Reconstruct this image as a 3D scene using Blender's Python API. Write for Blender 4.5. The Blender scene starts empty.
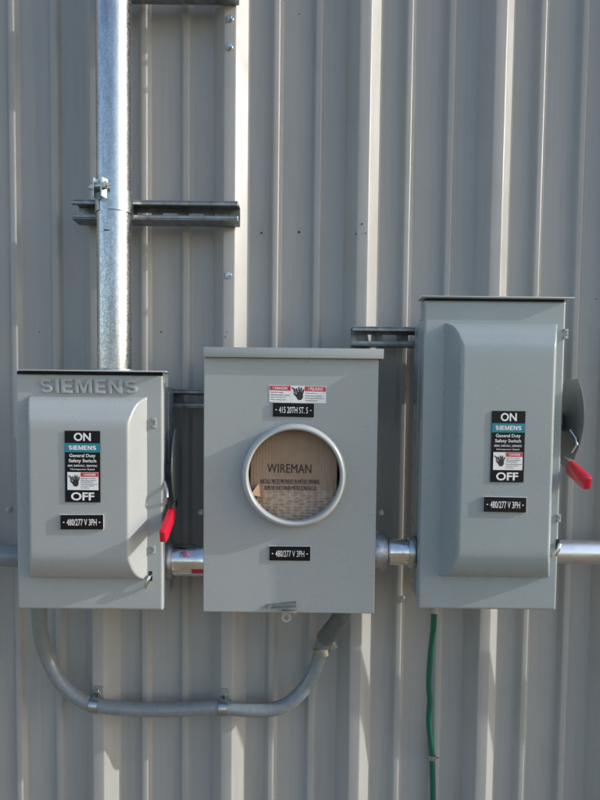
import bpy, bmesh, math, random
from math import radians as R, sin, cos, pi, tan, atan2, sqrt
from mathutils import Matrix, Vector

random.seed(7)
scene = bpy.context.scene
COL = scene.collection

# ------------------------------------------------------------------ camera
F_PX = 600.0                 # focal length in pixels of an 600x800 picture
CAM = Vector((0.0, -1.21, 1.50))
PITCH, ROLL = R(2.87), R(0.65)
CY = 435.0                   # row of the principal point (the photo is a crop)
ROT = Matrix.Rotation(pi / 2 - PITCH, 3, 'X') @ Matrix.Rotation(ROLL, 3, 'Z')
cd = bpy.data.cameras.new('camera')
cam = bpy.data.objects.new('camera', cd)
COL.objects.link(cam)
cam.matrix_world = Matrix.Translation(CAM) @ ROT.to_4x4()
cd.sensor_fit = 'VERTICAL'
cd.sensor_height = 36.0
cd.lens = 36.0 * F_PX / 800.0
cd.shift_y = (CY - 400.0) / 800.0
cd.clip_start = 0.02
cd.clip_end = 500.0
scene.camera = cam

# ------------------------------------------------------------------ sky, sun
AZ, ELT = R(8.1), 0.43      # sun swings a little out of the wall plane, from the right
SUN = Vector((cos(AZ), -sin(AZ), ELT)).normalized()
world = bpy.data.worlds.new("World")
scene.world = world
world.use_nodes = True
wn = world.node_tree.nodes
wl = world.node_tree.links
sky = wn.new('ShaderNodeTexSky')
sky.sky_type = 'NISHITA'
sky.sun_disc = False
sky.sun_elevation = math.asin(SUN.z)
sky.sun_rotation = atan2(SUN.x, SUN.y)
sky.air_density = 1.0
sky.dust_density = 1.5
sky.ozone_density = 1.0
wn['Background'].inputs['Strength'].default_value = 0.15
wl.new(sky.outputs['Color'], wn['Background'].inputs['Color'])
sd = bpy.data.lights.new('sun', 'SUN')
sd.energy = 2.0
sd.angle = R(0.53)
sd.color = (1.0, 0.97, 0.92)
sun = bpy.data.objects.new('sun', sd)
COL.objects.link(sun)
sun.rotation_euler = SUN.to_track_quat('Z', 'Y').to_euler()
sun.location = SUN * 20
scene.view_settings.view_transform = 'Standard'
scene.view_settings.look = 'None'
scene.view_settings.exposure = 0.80
scene.view_settings.gamma = 1.0
scene.view_settings.use_curve_mapping = False


# ------------------------------------------------------------------ helpers
def at(px, py, Y):
    """photo pixel (600x800) -> point on the vertical plane Y"""
    d = ROT @ Vector(((px - 300.0) / F_PX, -(py - CY) / F_PX, -1.0))
    t = (Y - CAM.y) / d.y
    return CAM + d * t


def mat(name):
    m = bpy.data.materials.new(name)
    m.use_nodes = True
    nt = m.node_tree
    return m, nt, nt.nodes['Principled BSDF']


def noise(nt, scale, detail=4, rough=0.5, stretch=(1, 1, 1), dist=0.0):
    tc = nt.nodes.new('ShaderNodeTexCoord')
    mp = nt.nodes.new('ShaderNodeMapping')
    mp.inputs['Scale'].default_value = stretch
    n = nt.nodes.new('ShaderNodeTexNoise')
    n.inputs['Scale'].default_value = scale
    n.inputs['Detail'].default_value = detail
    n.inputs['Roughness'].default_value = rough
    n.inputs['Distortion'].default_value = dist
    nt.links.new(tc.outputs['Object'], mp.inputs['Vector'])
    nt.links.new(mp.outputs['Vector'], n.inputs['Vector'])
    return n


def ramp(nt, src, stops):
    r = nt.nodes.new('ShaderNodeValToRGB')
    e = r.color_ramp.elements
    while len(e) < len(stops):
        e.new(0.5)
    for el, (p, c) in zip(e, stops):
        el.position = p
        el.color = (c[0], c[1], c[2], 1) if not isinstance(c, (int, float)) else (c, c, c, 1)
    nt.links.new(src, r.inputs['Fac'])
    return r


def mix(nt, fac, a, b, mode='MIX'):
    m = nt.nodes.new('ShaderNodeMix')
    m.data_type = 'RGBA'
    m.blend_type = mode
    for sock, v in ((m.inputs['Factor'], fac), (m.inputs['A'], a), (m.inputs['B'], b)):
        pass
    ins = [i for i in m.inputs if i.enabled]
    for s, v in zip((m.inputs[0], m.inputs[6], m.inputs[7]), (fac, a, b)):
        if hasattr(v, 'is_linked') or hasattr(v, 'links'):
            nt.links.new(v, s)
        elif isinstance(v, (int, float)):
            s.default_value = v
        else:
            s.default_value = (v[0], v[1], v[2], 1)
    return m.outputs[2]


def bump(nt, b, h, strength, dist=0.001, prev=None):
    n = nt.nodes.new('ShaderNodeBump')
    n.inputs['Strength'].default_value = strength
    n.inputs['Distance'].default_value = dist
    nt.links.new(h, n.inputs['Height'])
    if prev is not None:
        nt.links.new(prev.outputs['Normal'], n.inputs['Normal'])
    nt.links.new(n.outputs['Normal'], b.inputs['Normal'])
    return n


def scaled(c, k):
    return (c[0] * k, c[1] * k, c[2] * k)


def paint(name, c, rough, var=0.05, spec=0.5, orange=0.10, waves=0.0, specks=True):
    m, nt, b = mat(name)
    n1 = noise(nt, 3.2, 5, 0.6)
    col = ramp(nt, n1.outputs['Fac'], [(0.25, scaled(c, 1 - var)), (0.75, scaled(c, 1 + var))]).outputs['Color']
    if specks:
        n4 = noise(nt, 330, 2, 0.5)
        sp = ramp(nt, n4.outputs['Fac'], [(0.0, 0.0), (0.74, 0.0), (0.79, 1.0)])
        col = mix(nt, sp.outputs['Color'], col, scaled(c, 0.72))
        n5 = noise(nt, 22, 6, 0.75, (1.6, 1.6, 0.12))
        st = ramp(nt, n5.outputs['Fac'], [(0.25, 0.0), (1.0, 0.16)])
        col = mix(nt, st.outputs['Color'], col, scaled((0.42, 0.40, 0.36), 1.0))
    nt.links.new(col, b.inputs['Base Color'])
    n2 = noise(nt, 14, 5, 0.65)
    rr = ramp(nt, n2.outputs['Fac'], [(0.3, max(0.02, rough - 0.06)), (0.7, rough + 0.08)])
    nt.links.new(rr.outputs['Color'], b.inputs['Roughness'])
    b.inputs['Specular IOR Level'].default_value = spec
    n3 = noise(nt, 700, 2, 0.5)
    bp = bump(nt, b, n3.outputs['Fac'], orange, 0.0004)
    if waves:
        n6 = noise(nt, 5.0, 2, 0.5, (1.6, 1, 0.55))
        bump(nt, b, n6.outputs['Fac'], waves, 0.012, bp)
    return m


def metal(name, c, rough, var=0.15, scale=40, stretch=(1, 1, 1), bmp=0.1, metallic=1.0):
    m, nt, b = mat(name)
    n1 = noise(nt, scale, 6, 0.65, stretch)
    col = ramp(nt, n1.outputs['Fac'], [(0.3, scaled(c, 1 - var)), (0.7, scaled(c, 1 + var * 0.6))])
    nt.links.new(col.outputs['Color'], b.inputs['Base Color'])
    rr = ramp(nt, n1.outputs['Fac'], [(0.3, min(1, rough * 1.3)), (0.7, rough * 0.8)])
    nt.links.new(rr.outputs['Color'], b.inputs['Roughness'])
    b.inputs['Metallic'].default_value = metallic
    n2 = noise(nt, scale * 6, 3, 0.6)
    bump(nt, b, n2.outputs['Fac'], bmp, 0.0006)
    return m


def plain(name, c, rough=0.4, spec=0.5, var=0.06):
    m, nt, b = mat(name)
    n1 = noise(nt, 90, 3, 0.6)
    col = ramp(nt, n1.outputs['Fac'], [(0.3, scaled(c, 1 - var)), (0.7, scaled(c, 1 + var))])
    nt.links.new(col.outputs['Color'], b.inputs['Base Color'])
    b.inputs['Roughness'].default_value = rough
    b.inputs['Specular IOR Level'].default_value = spec
    return m


M = {}
M['wall'] = paint('wall_paint', (0.332, 0.337, 0.327), 0.38, 0.05, 0.42, 0.04, 0.40, True)


def streaks(m):
    nt = m.node_tree
    b = nt.nodes['Principled BSDF']
    src = b.inputs['Base Color'].links[0].from_socket
    n = noise(nt, 5, 6, 0.7, (14, 1, 0.5))
    f = ramp(nt, n.outputs['Fac'], [(0.50, 0.0), (0.78, 0.34)])
    col = mix(nt, f.outputs['Color'], src, (0.20, 0.20, 0.185))
    n2 = noise(nt, 11, 6, 0.72)
    f2 = ramp(nt, n2.outputs['Fac'], [(0.55, 0.0), (0.80, 0.28)])
    col = mix(nt, f2.outputs['Color'], col, (0.24, 0.225, 0.195))
    nt.links.new(col, b.inputs['Base Color'])


streaks(M['wall'])
M['box'] = paint('grey_enamel', (0.342, 0.370, 0.372), 0.27, 0.05, 0.65, 0.10, 0.0, True)
M['box_blue'] = paint('blue_grey_enamel', (0.282, 0.330, 0.342), 0.27, 0.05, 0.65, 0.10, 0.0, True)
M['arm'] = paint('dark_grey_enamel', (0.135, 0.158, 0.158), 0.34, 0.05, 0.5, 0.10, 0.0, True)
M['box_light'] = paint('pale_grey_enamel', (0.47, 0.51, 0.51), 0.38, 0.03, 0.5, 0.10, 0.0, True)
M['ring'] = paint('pale_ring_enamel', (0.40, 0.435, 0.44), 0.24, 0.03, 0.6, 0.05, 0.0, True)
M['galv'] = metal('galvanised_steel', (0.54, 0.545, 0.55), 0.34, 0.15, 110, (1, 1, 0.45), 0.25)
def spangle(m):
    nt = m.node_tree
    b = nt.nodes['Principled BSDF']
    src = b.inputs['Base Color'].links[0].from_socket
    tc = nt.nodes.new('ShaderNodeTexCoord')
    vo = nt.nodes.new('ShaderNodeTexVoronoi')
    vo.inputs['Scale'].default_value = 330
    nt.links.new(tc.outputs['Object'], vo.inputs['Vector'])
    bw = nt.nodes.new('ShaderNodeRGBToBW')
    nt.links.new(vo.outputs['Color'], bw.inputs['Color'])
    r = ramp(nt, bw.outputs['Val'], [(0.2, 0.84), (0.8, 1.08)])
    col = mix(nt, 1.0, src, r.outputs['Color'], 'MULTIPLY')
    n = noise(nt, 60, 5, 0.7, (1.6, 1.6, 0.10))
    st = ramp(nt, n.outputs['Fac'], [(0.48, 0.0), (0.70, 0.60)])
    col = mix(nt, st.outputs['Color'], col, (0.22, 0.23, 0.24))
    nt.links.new(col, b.inputs['Base Color'])
    rr = ramp(nt, bw.outputs['Val'], [(0.2, 0.34), (0.8, 0.22)])
    nt.links.new(rr.outputs['Color'], b.inputs['Roughness'])


spangle(M['galv'])
M['strut'] = metal('dull_galvanised_steel', (0.30, 0.32, 0.33), 0.50, 0.35, 50, (1, 1, 1), 0.2)
M['zinc'] = metal('zinc_plating', (0.50, 0.55, 0.54), 0.28, 0.25, 60, (1, 1, 1), 0.1)
M['chrome'] = metal('bright_plated_steel', (0.76, 0.78, 0.77), 0.12, 0.35, 45, (0.5, 1, 1), 0.35)
M['cast'] = metal('cast_zinc', (0.46, 0.48, 0.50), 0.42, 0.35, 90, (1, 1, 1), 0.9)
M['alum'] = metal('satin_conduit_steel', (0.72, 0.74, 0.76), 0.36, 0.10, 30, (1, 1, 1), 0.1)
M['pvc'] = plain('grey_plastic_pipe', (0.185, 0.215, 0.235), 0.28, 0.65, 0.12)
M['elbow'] = plain('dark_plastic_fitting', (0.105, 0.120, 0.122), 0.4, 0.5, 0.12)
M['black'] = plain('black_plastic', (0.005, 0.005, 0.006), 0.45, 0.25)
M['dark'] = plain('dark_cavity', (0.02, 0.02, 0.02), 0.7)
M['white'] = plain('white_print', (0.78, 0.78, 0.77), 0.45)
M['ink'] = plain('black_print', (0.025, 0.022, 0.02), 0.5)
M['greyink'] = plain('grey_print', (0.30, 0.30, 0.31), 0.5)
M['teal'] = plain('teal_print', (0.012, 0.21, 0.27), 0.4)
M['red'] = plain('red_print', (0.55, 0.03, 0.05), 0.4)
M['grip'] = plain('red_plastic', (0.55, 0.012, 0.035), 0.32)
M['copper'] = metal('copper', (0.90, 0.56, 0.36), 0.35, 0.15, 60, (1, 1, 1), 0.1, 0.35)
M['green'] = plain('green_insulation', (0.003, 0.100, 0.066), 0.35)


def cardboard_mat():
    m, nt, b = mat('brown_cardboard')
    n = noise(nt, 30, 6, 0.7, (1, 1, 0.6))
    base = ramp(nt, n.outputs['Fac'], [(0.25, (0.290, 0.195, 0.132)), (0.75, (0.410, 0.295, 0.208))]).outputs['Color']
    tc = nt.nodes.new('ShaderNodeTexCoord')
    wv = nt.nodes.new('ShaderNodeTexWave')
    wv.wave_type = 'BANDS'
    wv.bands_direction = 'X'
    wv.inputs['Scale'].default_value = 62
    wv.inputs['Distortion'].default_value = 0.8
    wv.inputs['Detail'].default_value = 2
    nt.links.new(tc.outputs['Object'], wv.inputs['Vector'])
    col = mix(nt, ramp(nt, wv.outputs['Fac'], [(0.0, 0.0), (1.0, 0.22)]).outputs['Color'], base, (0.22, 0.14, 0.09))
    # crushed lower half: rows of small dents
    mp = nt.nodes.new('ShaderNodeMapping')
    mp.inputs['Scale'].default_value = (85, 85, 190)
    nt.links.new(tc.outputs['Object'], mp.inputs['Vector'])
    vo = nt.nodes.new('ShaderNodeTexVoronoi')
    vo.inputs['Randomness'].default_value = 0.45
    vo.inputs['Scale'].default_value = 1.0
    nt.links.new(mp.outputs['Vector'], vo.inputs['Vector'])
    sx = nt.nodes.new('ShaderNodeSeparateXYZ')
    nt.links.new(tc.outputs['Object'], sx.inputs['Vector'])
    mask = nt.nodes.new('ShaderNodeMapRange')
    mask.inputs['From Min'].default_value = -0.002
    mask.inputs['From Max'].default_value = -0.034
    nt.links.new(sx.outputs['Z'], mask.inputs['Value'])
    mu = nt.nodes.new('ShaderNodeMath')
    mu.operation = 'MULTIPLY'
    nt.links.new(vo.outputs['Distance'], mu.inputs[0])
    nt.links.new(mask.outputs['Result'], mu.inputs[1])
    col = mix(nt, ramp(nt, mu.outputs[0], [(0.20, 0.0), (0.75, 0.65)]).outputs['Color'], col, (0.60, 0.48, 0.38))
    nt.links.new(col, b.inputs['Base Color'])
    b.inputs['Roughness'].default_value = 0.8
    b1 = bump(nt, b, wv.outputs['Fac'], 0.25, 0.001)
    bump(nt, b, mu.outputs[0], 0.9, 0.003, b1)
    return m


M['card'] = cardboard_mat()


def ground_mat():
    m, nt, b = mat('gravel_ground')
    n = noise(nt, 6, 8, 0.7)
    n2 = noise(nt, 90, 4, 0.7)
    c1 = ramp(nt, n.outputs['Fac'], [(0.3, (0.25, 0.185, 0.12)), (0.7, (0.36, 0.27, 0.175))]).outputs['Color']
    c2 = mix(nt, ramp(nt, n2.outputs['Fac'], [(0.35, 0.0), (0.65, 0.55)]).outputs['Color'], c1, (0.09, 0.085, 0.07))
    nt.links.new(c2, b.inputs['Base Color'])
    b.inputs['Roughness'].default_value = 0.9
    bump(nt, b, n2.outputs['Fac'], 0.8, 0.02)
    return m


M['ground'] = ground_mat()


class MB:
    """collects shapes in world space; build() links them as one mesh object"""
    def __init__(self):
        self.bm = bmesh.new()

    def _add(self, verts, faces):
        vs = [self.bm.verts.new(v) for v in verts]
        for f in faces:
            try:
                self.bm.faces.new([vs[i] for i in f])
            except ValueError:
                pass
        return vs

    def box(self, x0, x1, y0, y1, z0, z1, bev=0.0, seg=2):
        t = bmesh.new()
        vs = [t.verts.new(v) for v in ((x0, y0, z0), (x1, y0, z0), (x1, y1, z0), (x0, y1, z0),
                                       (x0, y0, z1), (x1, y0, z1), (x1, y1, z1), (x0, y1, z1))]
        for f in ((3, 2, 1, 0), (4, 5, 6, 7), (0, 1, 5, 4), (1, 2, 6, 5), (2, 3, 7, 6), (3, 0, 4, 7)):
            t.faces.new([vs[i] for i in f])
        self._merge(t, bev, seg)
        return self

    def _merge(self, t, bev=0.0, seg=2):
        if bev > 0:
            bmesh.ops.bevel(t, geom=list(t.edges), offset=bev, segments=seg, profile=0.6, affect='EDGES')
        t.verts.index_update()
        self._add([v.co.copy() for v in t.verts], [[v.index for v in f.verts] for f in t.faces])
        t.free()

    def hull(self, pts, bev=0.0, seg=2):
        t = bmesh.new()
        for p in pts:
            t.verts.new(p)
        bmesh.ops.convex_hull(t, input=list(t.verts))
        bmesh.ops.dissolve_limit(t, angle_limit=0.02, verts=list(t.verts), edges=list(t.edges))
        self._merge(t, bev, seg)
        return self

    def prism(self, poly, vec, bev=0.0, seg=2):
        t = bmesh.new()
        vec = Vector(vec)
        a = [t.verts.new(Vector(p)) for p in poly]
        b = [t.verts.new(Vector(p) + vec) for p in poly]
        n = len(poly)
        t.faces.new(a)
        t.faces.new(b[::-1])
        for i in range(n):
            j = (i + 1) % n
            t.faces.new((a[j], a[i], b[i], b[j]))
        bmesh.ops.recalc_face_normals(t, faces=list(t.faces))
        self._merge(t, bev, seg)
        return self

    def tube(self, pts, r, seg=20, caps=True):
        pts = [Vector(p) for p in pts]
        rs = r if isinstance(r, (list, tuple)) else [r] * len(pts)
        verts, faces = [], []
        up = None
        n = len(pts)
        for i, p in enumerate(pts):
            d = (pts[min(i + 1, n - 1)] - pts[max(i - 1, 0)]).normalized()
            if up is None:
                up = Vector((0, 1, 0)) if abs(d.y) < 0.9 else Vector((1, 0, 0))
            u = (up - d * up.dot(d)).normalized()
            up = u
            w = d.cross(u)
            for k in range(seg):
                a = 2 * pi * k / seg
                verts.append(p + (u * cos(a) + w * sin(a)) * rs[i])
        for i in range(n - 1):
            for k in range(seg):
                k2 = (k + 1) % seg
                faces.append((i * seg + k, i * seg + k2, (i + 1) * seg + k2, (i + 1) * seg + k))
        if caps:
            faces.append(tuple(range(seg))[::-1])
            faces.append(tuple((n - 1) * seg + k for k in range(seg)))
        self._add(verts, faces)
        return self

    def lathe(self, prof, c, axis, seg=64, closed=False):
        """prof = [(radius, distance along axis)]"""
        ax = Vector(axis).normalized()
        u = ax.orthogonal().normalized()
        w = ax.cross(u)
        verts, faces = [], []
        n = len(prof)
        for (r, a) in prof:
            for k in range(seg):
                t = 2 * pi * k / seg
                verts.append(Vector(c) + ax * a + (u * cos(t) + w * sin(t)) * r)
        for i in range(n - 1 if not closed else n):
            j = (i + 1) % n
            for k in range(seg):
                k2 = (k + 1) % seg
                faces.append((i * seg + k, i * seg + k2, j * seg + k2, j * seg + k))
        if not closed:
            if prof[0][0] > 1e-6:
                faces.append(tuple(range(seg))[::-1])
            if prof[-1][0] > 1e-6:
                faces.append(tuple((n - 1) * seg + k for k in range(seg)))
        self._add(verts, faces)
        return self

    def mesh(self, me, mtx):
        vs = [mtx @ v.co for v in me.vertices]
        self._add(vs, [list(p.vertices) for p in me.polygons])
        return self

    def build(self, name, m, parent=None, origin=None, smooth=35, recalc=True):
        root = parent
        off = Vector((0, 0, 0))
        while root is not None:
            off = off + root.location
            root = root.parent
        if recalc:
            bmesh.ops.recalc_face_normals(self.bm, faces=list(self.bm.faces))
        loc = Vector(origin) if origin is not None else (Vector((0, 0, 0)) if parent is None else off)
        for v in self.bm.verts:
            v.co -= loc
        me = bpy.data.meshes.new(name)
        self.bm.to_mesh(me)
        self.bm.free()
        me.materials.append(m)
        if smooth:
            me.shade_smooth()
            me.set_sharp_from_angle(angle=R(smooth))
        o = bpy.data.objects.new(name, me)
        COL.objects.link(o)
        if parent is not None:
            o.parent = parent
            o.location = loc - off
        else:
            o.location = loc
        return o


def tag(o, label=None, cat=None, group=None, kind=None):
    if label:
        o['label'] = label
    if cat:
        o['category'] = cat
    if group:
        o['group'] = group
    if kind:
        o['kind'] = kind
    return o


def empty(name, loc, label, cat, group=None):
    o = bpy.data.objects.new(name, None)
    o.empty_display_size = 0.05
    COL.objects.link(o)
    o.location = loc
    return tag(o, label, cat, group)


def copy_tree(o, parent=None):
    c = o.copy()
    COL.objects.link(c)
    if parent is not None:
        c.parent = parent
    for ch in list(o.children):
        copy_tree(ch, c)
    return c


def text_mesh(s, bold=0.0, spacing=1.0):
    cu = bpy.data.curves.new('t', 'FONT')
    cu.body = s
    cu.size = 1.0
    cu.offset = bold
    cu.extrude = 0.5
    cu.space_character = spacing
    cu.resolution_u = 4
    o = bpy.data.objects.new('t', cu)
    COL.objects.link(o)
    dg = bpy.context.evaluated_depsgraph_get()
    dg.update()
    me = bpy.data.meshes.new_from_object(o.evaluated_get(dg))
    bpy.data.objects.remove(o)
    bpy.data.curves.remove(cu)
    return me


def put_text(mb, s, c, w, h, y, bold=0.0, thick=0.0003, spacing=1.0, slope=0.0):
    """text s centred on (c.x, c.z), fitted to w x h, its back at plane y, facing -Y"""
    me = text_mesh(s, bold, spacing)
    xs = [v.co.x for v in me.vertices]
    ys = [v.co.y for v in me.vertices]
    x0, x1, y0, y1 = min(xs), max(xs), min(ys), max(ys)
    kx, kz = w / (x1 - x0), h / (y1 - y0)
    me2 = []
    for v in me.vertices:
        X = (v.co.x - (x0 + x1) / 2) * kx
        Z = (v.co.y - (y0 + y1) / 2) * kz + X * slope
        v.co = Vector((c[0] + X, y - (v.co.z + 0.5) * thick, c[2] + Z))
    mb.mesh(me, Matrix.Identity(4))
    bpy.data.meshes.remove(me)


# ------------------------------------------------------------------ key depths
PAN = 0.0                    # wall sheet between the ribs
RIB = 0.0315                 # rib height
RT = -RIB                    # rib top plane
STRUT_H, STRUT_D = 0.036, 0.0425
SF = RT - STRUT_D            # strut front = back of the boxes
FR = -0.190                  # front plate of the boxes

# ------------------------------------------------------------------ ground
g = MB()
g._add([(-60, -60, 0), (60, -60, 0), (60, 60, 0), (-60, 60, 0)], [(0, 1, 2, 3)])
tag(g.build('ground', M['ground'], smooth=0), kind='structure')

# ------------------------------------------------------------------ ribbed metal wall
P = 0.258
XR = -0.1305                 # right edge of the top of one major rib


def rib_profile():
    pts = []
    for n in range(-12, 13):
        b = XR + n * P
        pts += [(b - 0.0225 - 0.024, 0), (b - 0.0225, -RIB), (b, -RIB), (b + 0.0245, 0)]
        for e in (0.077, 0.159):
            pts += [(b + e - 0.0125, 0), (b + e - 0.0055, -0.011), (b + e + 0.0055, -0.011), (b + e + 0.0125, 0)]
    return pts


def round_poly(pts, r, seg=3):
    out = [Vector((pts[0][0], pts[0][1]))]
    for i in range(1, len(pts) - 1):
        a, b, c = (Vector(pts[i - 1]), Vector(pts[i]), Vector(pts[i + 1]))
        d1 = (a - b)
        d2 = (c - b)
        k = min(r, d1.length * 0.4, d2.length * 0.4)
        p1 = b + d1.normalized() * k
        p2 = b + d2.normalized() * k
        for s in range(seg + 1):
            t = s / seg
            out.append(p1 * (1 - t) ** 2 + b * 2 * t * (1 - t) + p2 * t * t)
    out.append(Vector((pts[-1][0], pts[-1][1])))
    return out


prof = round_poly(rib_profile(), 0.0022)
w = MB()
zs = [0.0, 0.8, 1.2, 1.6, 2.0, 2.6, 3.4]
verts, faces = [], []
n = len(prof)
for z in zs:
    for p in prof:
        verts.append((p.x, p.y, z))
for z in (0.0, 3.4):
    verts.append((prof[0].x, 0.03, z))
    verts.append((prof[-1].x, 0.03, z))
for j in range(len(zs) - 1):
    for i in range(n - 1):
        faces.append((j * n + i, j * n + i + 1, (j + 1) * n + i + 1, (j + 1) * n + i))
B = len(zs) * n
faces.append((B + 1, B, B + 2, B + 3))
w._add(verts, faces)
wall = w.build('metal_wall', M['wall'], recalc=False)
tag(wall, 'grey ribbed sheet metal wall behind all the boxes and pipes', 'wall')


def screw_proto(p):
    s = MB()
    s.lathe([(0.0068, 0), (0.0068, 0.0012), (0.0062, 0.002)], (p.x, p.y, p.z), (0, -1, 0), 20)
    s.lathe([(0.0046, 0.002), (0.0046, 0.0058), (0.0040, 0.0066)], (p.x, p.y, p.z), (0, -1, 0), 6)
    return s.build('screw', M['zinc'], wall, origin=p, smooth=25)


sp = [at(228.5, 275, RT), at(229.5, 47, RT), at(8.5, 509, -0.0002), at(381.5, 512.5, -0.0002),
      at(201, 512, -0.0002), at(402, 599, -0.0110), at(230, 19, RT)]
s0 = screw_proto(sp[0])
for q in sp[1:]:
    c = s0.copy()
    COL.objects.link(c)
    c.location = q
    c.rotation_euler = (0, random.uniform(0, 1), 0)
h0 = at(299, 232, -0.0003)
hb = MB()
hb.lathe([(0.0024, 0.0), (0.0021, 0.0006)], h0, (0, -1, 0), 14)
h0o = hb.build('screw_hole', M['dark'], wall, origin=h0)
for (px, py, Y) in ((299, 14, -0.0003), (362, 224, RT - 0.0003), (39.5, 332, -0.0003), (161, 332, -0.0003),
                    (227, 332, RT - 0.0003), (225.5, 337, RT - 0.0003), (356, 234, RT - 0.0003), (261.5, 233, -0.0003),
                    (366, 233, RT - 0.0003), (596, 299, -0.0003)):
    c = h0o.copy()
    COL.objects.link(c)
    c.location = at(px, py, Y)
    k = random.uniform(0.4, 1.0)
    c.scale = (k, 1, k)


# ------------------------------------------------------------------ strut channels
def strut(label, x0, x1, zt):
    """C channel opening to the viewer; slots punched through its web"""
    z0, z1 = zt - STRUT_H, zt
    t = 0.0026
    m = MB()
    m.box(x0, x1, SF, RT, z1 - t, z1, 0.0008, 1)
    m.box(x0, x1, SF, RT, z0, z0 + t, 0.0008, 1)
    for s in (0, 1):                                   # inturned lips
        if s:
            m.box(x0, x1, SF, SF + t, z1 - 0.0085, z1 - t - 0.0001, 0.0006, 1)
            m.box(x0, x1, SF + t + 0.0001, SF + 0.0075, z1 - 0.0085, z1 - 0.0062, 0.0004, 1)
        else:
            m.box(x0, x1, SF, SF + t, z0 + t + 0.0001, z0 + 0.0085, 0.0006, 1)
            m.box(x0, x1, SF + t + 0.0001, SF + 0.0075, z0 + 0.0062, z0 + 0.0085, 0.0004, 1)
    zc = (z0 + z1) / 2
    ya, yb = RT - t, RT - 0.0001
    m.box(x0, x1, ya, yb, zc + 0.007, z1 - t - 0.0001)
    m.box(x0, x1, ya, yb, z0 + t + 0.0001, zc - 0.007)
    x = x0
    first = True
    while x < x1 - 1e-4:
        e = min(x + (0.012 if first else 0.022), x1)
        m.box(x, e, ya, yb, zc - 0.0069, zc + 0.0069)
        first = False
        x = e + 0.028
    o = m.build('strut_channel', M['strut'], origin=((x0 + x1) / 2, RT, z0), smooth=30)
    return tag(o, label, 'strut', 'steel strut channels on the wall')


a, b = at(71, 198, SF), at(238, 202, SF)
strut('steel strut channel clamped behind the tall vertical pipe, above the left switch box', a.x, b.x, (a.z + b.z) / 2)
a, b = at(90, -32, SF), at(237, -30, SF)
strut('steel strut channel cut off by the top edge of the photo', a.x, b.x, (a.z + b.z) / 2)
a, b = at(120, 388.5, SF), at(262, 389.5, SF)
strut('steel strut channel showing in the gap between left switch box and meter box', a.x, b.x, (a.z + b.z) / 2)
a, b = at(352.5, 326.5, SF), at(545, 328, SF)
strut('steel strut channel poking out above the meter box beside the taller switch', a.x, b.x, (a.z + b.z) / 2)


# ------------------------------------------------------------------ safety switches
def bulge_height(x, z, X0, X1, Z0, Z1, H, rl, rr, rt, rb):
    if x <= X0 or x >= X1 or z <= Z0 or z >= Z1:
        return 0.0

    def side(d, r):
        t = d / r
        if t >= 1.15:
            return 1.0
        if t <= 0.8:
            return t
        s = (t - 0.8) / 0.35                 # soft shoulder from 0.8 to 1
        return 0.8 + 0.2 * (1 - (1 - s) ** 1.75)

    def arc(d, r, p):
        t = d / r
        if t >= 1:
            return 1.0
        return (1 - (1 - t) ** p) ** (1 / p)
    vals = [side(x - X0, rl), side(X1 - x, rr), arc(z - Z0, rb, 1.9), brow(Z1 - z, rt)]
    k = 0.05
    m = vals[0]
    for v in vals[1:]:
        hh = max(k - abs(m - v), 0.0) / k
        m = min(m, v) - hh * hh * k * 0.25
    return H * max(0.0, m)


def brow(d, r):
    # pressed top edge: steep lip, flat sloping band, soft shoulder
    t = d / r
    kn = ((-0.2, -0.1), (0.0, 0.0), (0.12, 0.42), (0.35, 0.68), (0.75, 0.955), (1.0, 1.0), (2.0, 1.0))

    def lin(u):
        for (a_, fa), (b_, fb) in zip(kn, kn[1:]):
            if u <= b_:
                return fa + (fb - fa) * (u - a_) / (b_ - a_)
        return 1.0
    if t > 1.2:
        return 1.0
    hw = min(0.10, t)
    return sum(lin(t + hw * (k / 6.0)) for k in range(-6, 7)) / 13.0


def lines(a, b, fine, marks):
    """sorted coordinates from a to b: steps of `fine` plus exact marks"""
    out = set(marks) | {a, b}
    n = int((b - a) / fine)
    for i in range(1, n):
        v = a + (b - a) * i / n
        if all(abs(v - m) > fine * 0.45 for m in list(marks) + [a, b]):
            out.add(v)
    return sorted(out)


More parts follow.
